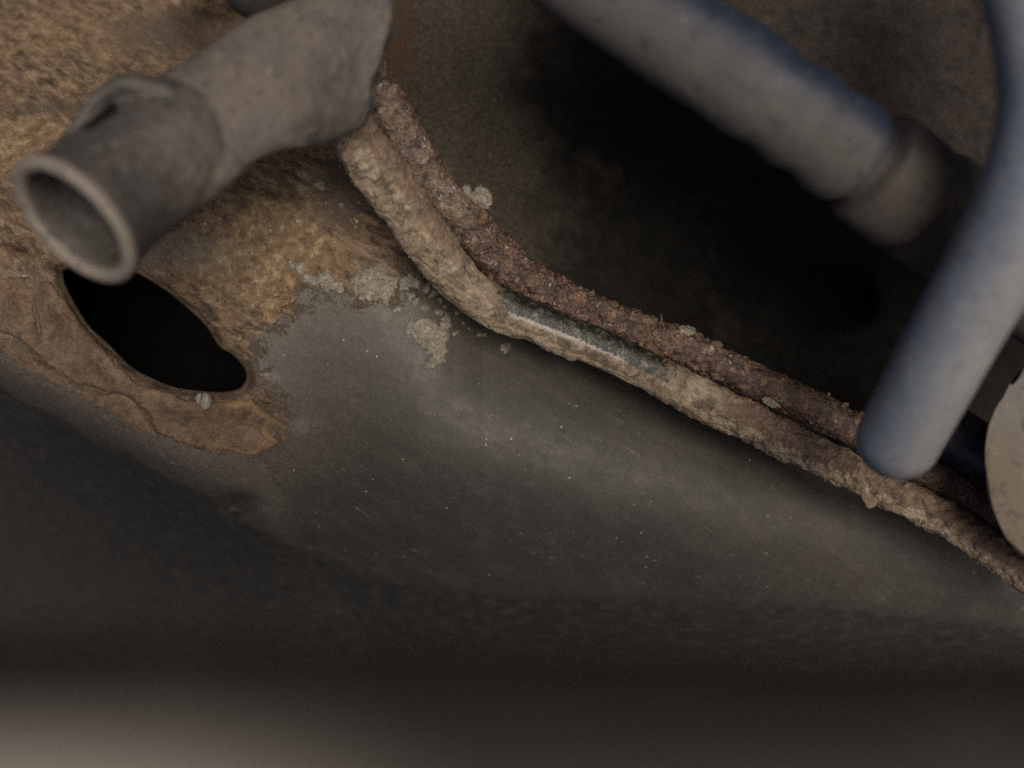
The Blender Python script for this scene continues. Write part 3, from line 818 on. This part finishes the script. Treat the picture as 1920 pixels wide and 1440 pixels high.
th.build("fibre", round_ends(th.L, 0.018, 0.01, k=4), 8, M_RUST, back)

# ------------------------------------------------------------------ pipe stub and arm, upper left
stub = thing("pipe_stub_arm", "grey dusty arm ending in an open pipe mouth over the oval slot", "bracket arm", P(430, 230, 13.2))
mouth = P(130, 423, 11.9)
axis_v = np.array([0.585 * 0.80, 0.60, 0.81 * 0.80]); axis_v /= np.linalg.norm(axis_v)
ts = Tube([mouth, mouth + axis_v * 0.6, mouth + axis_v * 1.3, mouth + axis_v * 2.4])
ro_, ri_ = 0.78, 0.60
stn = [(2.3, 0.01), (2.3, 0.50), (2.0, 0.68), (1.7, 0.74), (1.2, 0.74), (0.8, 0.725), (0.5, 0.73), (0.25, 0.775), (0.12, 0.82)]
stn += [(0.085 - 0.085 * math.sin(a), 0.73 + 0.095 * math.cos(a)) for a in np.linspace(0, np.pi, 14)]
stn += [(0.2, 0.625), (0.6, 0.60), (1.2, 0.60), (1.9, 0.58), (1.95, 0.01)]
fine = []
for (s0, r0), (s1, r1_) in zip(stn[:-1], stn[1:]):
    n_ = max(1, int(abs(s1 - s0) / 0.04))
    for k in range(n_): fine.append((s0 + (s1 - s0) * k / n_, r0 + (r1_ - r0) * k / n_))
fine.append(stn[-1])
Rr_ = lambda V_: np.ones(V_.shape[:-1])
arm = Tube([P(262, 292, 13.0), P(335, 252, 12.95), P(425, 203, 12.95), P(510, 160, 13.05), P(590, 122, 13.2), P(690, 78, 13.4), P(860, 0, 13.8)])
e_arm = s_of_px(arm, 800)
sta = [(0.02 + 0.55 * (1 - math.cos(a)), 0.70 * math.sin(a)) for a in np.linspace(0.03, np.pi / 2, 16)]
sta += [(s, 0.70 + 0.13 * float(sstep(0.8, 2.2, s))) for s in np.linspace(0.6, e_arm, 110)]
sta += [(e_arm + 0.06, 0.74), (e_arm + 0.10, 0.5), (e_arm + 0.12, 0.01)]
web = Tube([P(290, 385, 12.7), P(345, 340, 12.8), P(400, 295, 12.9), P(455, 250, 13.1)])
def fuse(name, pieces, mat, parent, voxel, smooth_n, disp, attr, warp):
    """several closed bodies melted into one casting"""
    tmp = [t_.build("tmp_body", st_, n_, mat, None, None, None, ab_) for t_, st_, n_, ab_ in pieces]
    vs, fs, o_ = [], [], 0
    for t_ in tmp:
        c_ = np.empty(len(t_.data.vertices) * 3, np.float32); t_.data.vertices.foreach_get("co", c_)
        l_ = np.empty(len(t_.data.loops), np.int32); t_.data.loops.foreach_get("vertex_index", l_)
        k_ = len(t_.data.polygons) * 4
        vs.append(c_.reshape(-1, 3)); fs.append(l_[:k_].reshape(-1, 4) + o_); o_ += len(vs[-1])
        me_ = t_.data; bpy.data.objects.remove(t_); bpy.data.meshes.remove(me_)
    raw = mesh_obj("raw_body", np.concatenate(vs) / CM, np.concatenate(fs), mat)
    r_ = raw.modifiers.new("melt", 'REMESH'); r_.mode = 'VOXEL'; r_.voxel_size = voxel * CM
    sm = raw.modifiers.new("soften", 'SMOOTH'); sm.factor = 0.5; sm.iterations = smooth_n
    dg = bpy.context.evaluated_depsgraph_get()
    ev = raw.evaluated_get(dg); me_ = ev.to_mesh()
    n_ = len(me_.vertices)
    co = np.empty(n_ * 3, np.float32); me_.vertices.foreach_get("co", co)
    no = np.empty(n_ * 3, np.float32); me_.vertex_normals.foreach_get("vector", no)
    lt = np.empty(len(me_.polygons), np.int32); me_.polygons.foreach_get("loop_total", lt)
    ls = np.empty(len(me_.polygons), np.int32); me_.polygons.foreach_get("loop_start", ls)
    li = np.empty(len(me_.loops), np.int32); me_.loops.foreach_get("vertex_index", li)
    ev.to_mesh_clear()
    qd = li[ls[lt == 4][:, None] + np.arange(4)]; td = li[ls[lt == 3][:, None] + np.arange(3)]
    bpy.data.objects.remove(raw)
    V_ = co.reshape(-1, 3).astype(float) / CM; N_ = no.reshape(-1, 3).astype(float)
    V_ = warp(V_)
    V2 = V_ + N_ * disp(V_, N_)[:, None]
    return mesh_obj(name, V2, qd, mat, parent, attr(V_, N_), tris=td)
e3 = arm.path[np.searchsorted(arm.u, e_arm)]
def cut_back(V_):                       # the arm's end is broken off slantwise, its lower corner further back
    a_ = np.array([0.88, 0, 0.48]); b_ = np.array([0.48, 0, -0.88])
    t_ = (V_ - e3) @ a_; w_ = (V_ - e3) @ b_
    k_ = sstep(-2.6, 0.1, t_) * np.clip(0.70 * (1 + w_ / 0.84), 0, 1.5)
    k_ = k_ - sstep(-0.5, 0.1, t_) * 0.16 * fbm(V_ * 2.3, 3, 417)
    return V_ - a_ * k_[:, None]
def cast_disp(V_, N_):
    q_ = (V_ - mouth) @ axis_v
    near = sstep(0.05, 0.5, q_)
    e_ = np.linalg.norm((V_ - e3), axis=1)
    rough_end = sstep(1.5, 0.4, e_)
    h = near * (0.035 * fbm(V_ * 1.4, 3, 401) + 0.016 * fbm(V_ * 4.5, 4, 402, 0.6)) + 0.004 * fbm(V_ * 12, 3, 403)
    lump = np.exp(-(((V_[:, 0] - P(385, 350, 12.9)[0]) / 0.5) ** 2 + ((V_[:, 2] - P(385, 350, 12.9)[2]) / 0.35) ** 2))
    return h + rough_end * (0.05 * fbm(V_ * 1.9, 4, 404) + 0.020 * fbm(V_ * 6, 4, 405, 0.6)) + lump * 0.05 * fbm(V_ * 3.2, 4, 406, 0.6)
def cast_attr(V_, N_):
    q_ = (V_ - mouth) @ axis_v
    rim_ = sstep(0.16, 0.03, q_)
    x_ = V_[:, 0] / (V_[:, 1] * W) * 1920 + 960
    body = 0.26 + 0.42 * sstep(270, 380, x_ + 60 * fbm(V_ * 1.2, 3, 407)) - 0.25 * sstep(540, 640, x_ + 70 * fbm(V_ * 1.4, 4, 408))
    low = 0.25 * sstep(-0.2, -0.8, N_[:, 2]) * sstep(240, 300, x_) * sstep(520, 420, x_)
    edge_ = sstep(0.30, 0.02, q_ + 0.05 * fbm(V_ * 3, 3, 409)) * sstep(-0.05, 0.0, q_ + 0.2)
    return {"dusty": np.maximum(body + low, rim_ * 0.95), "worn": np.maximum(rim_, 0.35 * edge_)}
# folded seam: a rolled sheet edge that stands off the pipe and runs on along the arm's top
lip = Tube([P(100, 306, 12.2), P(130, 258, 12.25), P(165, 212, 12.3), P(205, 180, 12.4), P(250, 170, 12.5), P(300, 178, 12.6), P(345, 195, 12.75)])
lst = [(s, 0.075 + 0.15 * float(sstep(0.3, 0.7, s / lip.L)) ) for s in np.linspace(0, lip.L, 90)]
fuse("casting", [(ts, fine, 110, (1, 1)), (arm, sta, 120, (0.42, 1.0)), (web, round_ends(web.L, 0.36, 0.03), 70, (0.8, 1.0)),
     (lip, [(0, 0.005)] + lst + [(lip.L, 0.005)], 28, (1.5, 0.8))], M_STUB, stub, 0.022, 14, cast_disp, cast_attr, cut_back)
rim = Tube([P(330, 140, 13.15), P(370, 114, 13.15), P(470, 54, 13.25), P(570, -6, 13.4), P(650, -55, 13.6)])
rim.build("top_flange", round_ends(rim.L, 0.055, 0.03), 20, M_BAND, stub, lambda S, F, V_, Rr: 0.01 * fbm(V_ * 4, 3, 433), lambda S, F, V_: {"dusty": 0.2 + 0 * S}, ab=(1.8, 0.9))
shade_strip = Tube([P(138, 276, 11.98), P(160, 250, 11.96), P(190, 218, 11.98), P(217, 194, 12.06)])  # black strip lying on the casting; its colour stands for a slot's shade
shade_strip.build("seam_shade_strip", round_ends(shade_strip.L, 0.052, 0.03), 20, M_DARK, stub)
chip("dirt_flake", M_MUD, stub, P(292, 440, 12.4), (0.05, 0.13), 21, (0.1, 0.5, 0.0))

nub = thing("rubber_mount", "blurred brown grey rounded mount peeping in at the top edge behind the arm", "mount", P(500, 0, 15))
tn = Tube([P(440, -260, 14.6), P(480, -90, 14.5), P(500, 30, 14.4)])
tn.build("mount_body", round_ends(tn.L, 0.56, 0.05), 60, M_BAND, nub, lambda S, F, V_, Rr: 0.02 * fbm(V_ * 2, 3, 451), lambda S, F, V_: {"dusty": 0.65 + 0 * S})

# ------------------------------------------------------------------ blue tube with collar, upper right
hose = thing("blue_tube", "thick blue tube with dusty underside and a banded collar, crossing the top right", "tube", P(1400, 170, 12.2))
HP = [(820, -230, 13.4), (1000, -105, 13.2), (1160, 5, 13.0), (1300, 90, 12.9), (1440, 180, 12.8), (1560, 262, 12.9), (1650, 325, 13.1), (1760, 400, 13.5), (1900, 500, 14.2), (2100, 640, 14.6)]
tt = Tube(px_path(HP))
sh = lambda x: s_of_px(tt, x)
sA, sB = sh(1618), sh(1722)
def rh(s):
    r = 0.545
    r += 0.055 * sstep(sh(1150), sh(1330), s)
    r -= 0.11 * math.exp(-((s - sA) / 0.08) ** 2)
    r += 0.10 * float(sstep(sA, sA + 0.12, s))
    r -= 0.13 * math.exp(-((s - sB) / 0.09) ** 2)
    r += 0.03 * float(sstep(sB, sB + 0.12, s))
    return r
dust_top = lambda S, F, V_: {"dusty": 0.15 + 0.85 * sstep(-0.85, 0.75, np.sin(F + 0.1))}
def wav(S, F, V_, Rr):
    x = X1(V_)
    return 0.022 * np.sin(S * 7.5 + 1.5 * np.sin(S * 2.3)) * sstep(1250, 1400, x) * sstep(1720, 1600, x) + 0.035 * fbm(V_ * 1.6, 4, 461) * sstep(1150, 1300, x)
ss = np.linspace(0, sA, 220)
tt.build("tube", [(s, rh(s)) for s in ss], 90, M_HOSE, hose, wav, dust_top)
ss = np.linspace(sA, sB, 60)
tt.build("collar", [(s, rh(s)) for s in ss], 90, M_BAND, hose, wav, dust_top)
ss = np.linspace(sB, tt.L, 90)
tt.build("end_sleeve", [(s, rh(s)) for s in ss], 90, M_BAND, hose, wav, dust_top)

# ------------------------------------------------------------------ near blue grey rod, right edge
rod = thing("blue_rod", "pale blue grey rod with a rounded lower end in front of the two lines", "rod", P(1700, 800, 10))
tr_ = Tube([P(1656, 878, 13.7), P(1724, 748, 13.0), P(1804, 598, 12.3), P(1874, 475, 11.8), P(1934, 350, 11.4), P(1966, 220, 11.2), P(1964, 100, 11.1), P(1942, -10, 11.1), P(1890, -200, 11.1)])
tr_.build("rod_body", round_ends(tr_.L, 0.50, 0.04, True, False, 24), 90, M_ROD, rod, lambda S, F, V_, Rr: 0.010 * fbm(V_ * 1.6, 4, 471),
          lambda S, F, V_: {"dusty": 0.16 + 0.72 * sstep(-0.85, 0.35, np.sin(F)) + 0.25 * sstep(4.0, 6.0, S)})

# ------------------------------------------------------------------ bushing at the right edge, navy pipe behind it
bush = thing("bushing", "round worn steel bushing cut by the right edge, grey above and tan below", "bushing", P(2030, 850, 13.6))
bc = P(2040, 858, 15.0)
bt = Tube([bc + np.array([-0.04, -0.9, 0.0]) * 0.9, bc, bc + np.array([0.5, 1.6, 0.1])])
stb = [(0.0, 0.02), (0.0, 0.5), (0.0, 0.9), (0.0, 1.36)] + [(0.10 - 0.10 * math.cos(a), 1.40 + 0.10 * math.sin(a)) for a in np.linspace(0, np.pi / 2, 8)]
stb += [(0.16, 1.49), (0.22, 1.43), (0.26, 1.0), (0.6, 0.8), (1.4, 0.7)]
fb = []
for (s0, r0), (s1, r1_) in zip(stb[:-1], stb[1:]):
    n_ = max(1, int((abs(s1 - s0) + abs(r1_ - r0)) / 0.04))
    for k in range(n_): fb.append((s0 + (s1 - s0) * k / n_, r0 + (r1_ - r0) * k / n_))
bt.build("bushing_body", fb, 120, M_DISC, bush, lambda S, F, V_, Rr: 0.02 * fbm(V_ * 2, 4, 481), lambda S, F, V_: {"dusty": 0.2 + 0.7 * sstep(0.3, -1.7, V_[..., 2])}, ab=(1.15, 1.0))
navy = thing("navy_pipe", "short stretch of dark navy pipe between the blue rod and the bushing", "pipe", P(1800, 830, 15))
tv = Tube([P(1690, 745, 15.9), P(1740, 780, 15.8), P(1800, 822, 15.8), P(1950, 915, 15.9)])
tv.build("pipe_body", [(s, 0.40) for s in np.linspace(0, tv.L, 60)], 60, M_NAVY, navy)

# ------------------------------------------------------------------ rough plate, upper right corner
rp = thing("rough_plate", "rough brown undercoated plate filling the upper right corner behind the blue tube", "underbody plate", P(1700, 100, 14))
rx = axis(1150, 1300, 1930, 2600, 5); ry = axis(-700, -15, 420, 620, 5)
RX, RY = np.meshgrid(rx, ry)
rd = 14.2 + (RX - 1600) * 0.0008 + (RY - 200) * 0.001
q_ = np.stack([RX, RY], -1) / 128.0
rd = rd + 0.10 * fbm(q_ * 1.5, 4, 491) + 0.05 * fbm(q_ * 5, 4, 492, 0.6)
up = (RY < 30 + (RX - 1250) * 0.62)
up = up[:-1, :-1] & up[1:, :-1] & up[:-1, 1:] & up[1:, 1:]
v, q, _ = compact(P(RX, RY, rd).reshape(-1, 3), grid_quads(*RX.shape, up))
mesh_obj("plate_skin", v, q, M_ROUGH, rp)

# ------------------------------------------------------------------ near beam along the bottom, far out of focus
beam = thing("near_beam", "dark beam across the bottom, wholly out of focus, light painted at the lower left", "beam", P(960, 1400, 6))
bm_ = Tube([np.array([-7.0, 3.7, -2.00]), np.array([-3.0, 3.9, -2.08]), np.array([0.0, 4.1, -2.2]), np.array([3.0, 4.3, -2.32]), np.array([7.0, 4.6, -2.5])])
bm_.build("beam_skin", [(s, 1.2) for s in np.linspace(0, bm_.L, 90)], 90, M_BEAM, beam, lambda S, F, V_, Rr: 0.03 * fbm(V_ * 0.8, 2, 501),
          lambda S, F, V_: {"dusty": 0.0 + 0.34 * sstep(-0.85, -1.5, V_[..., 2]) + 0.85 * sstep(0.2, -1.7, V_[..., 0]) * sstep(-0.85, -1.3, V_[..., 2])})  # paler low and left: light on the beam put into its colour
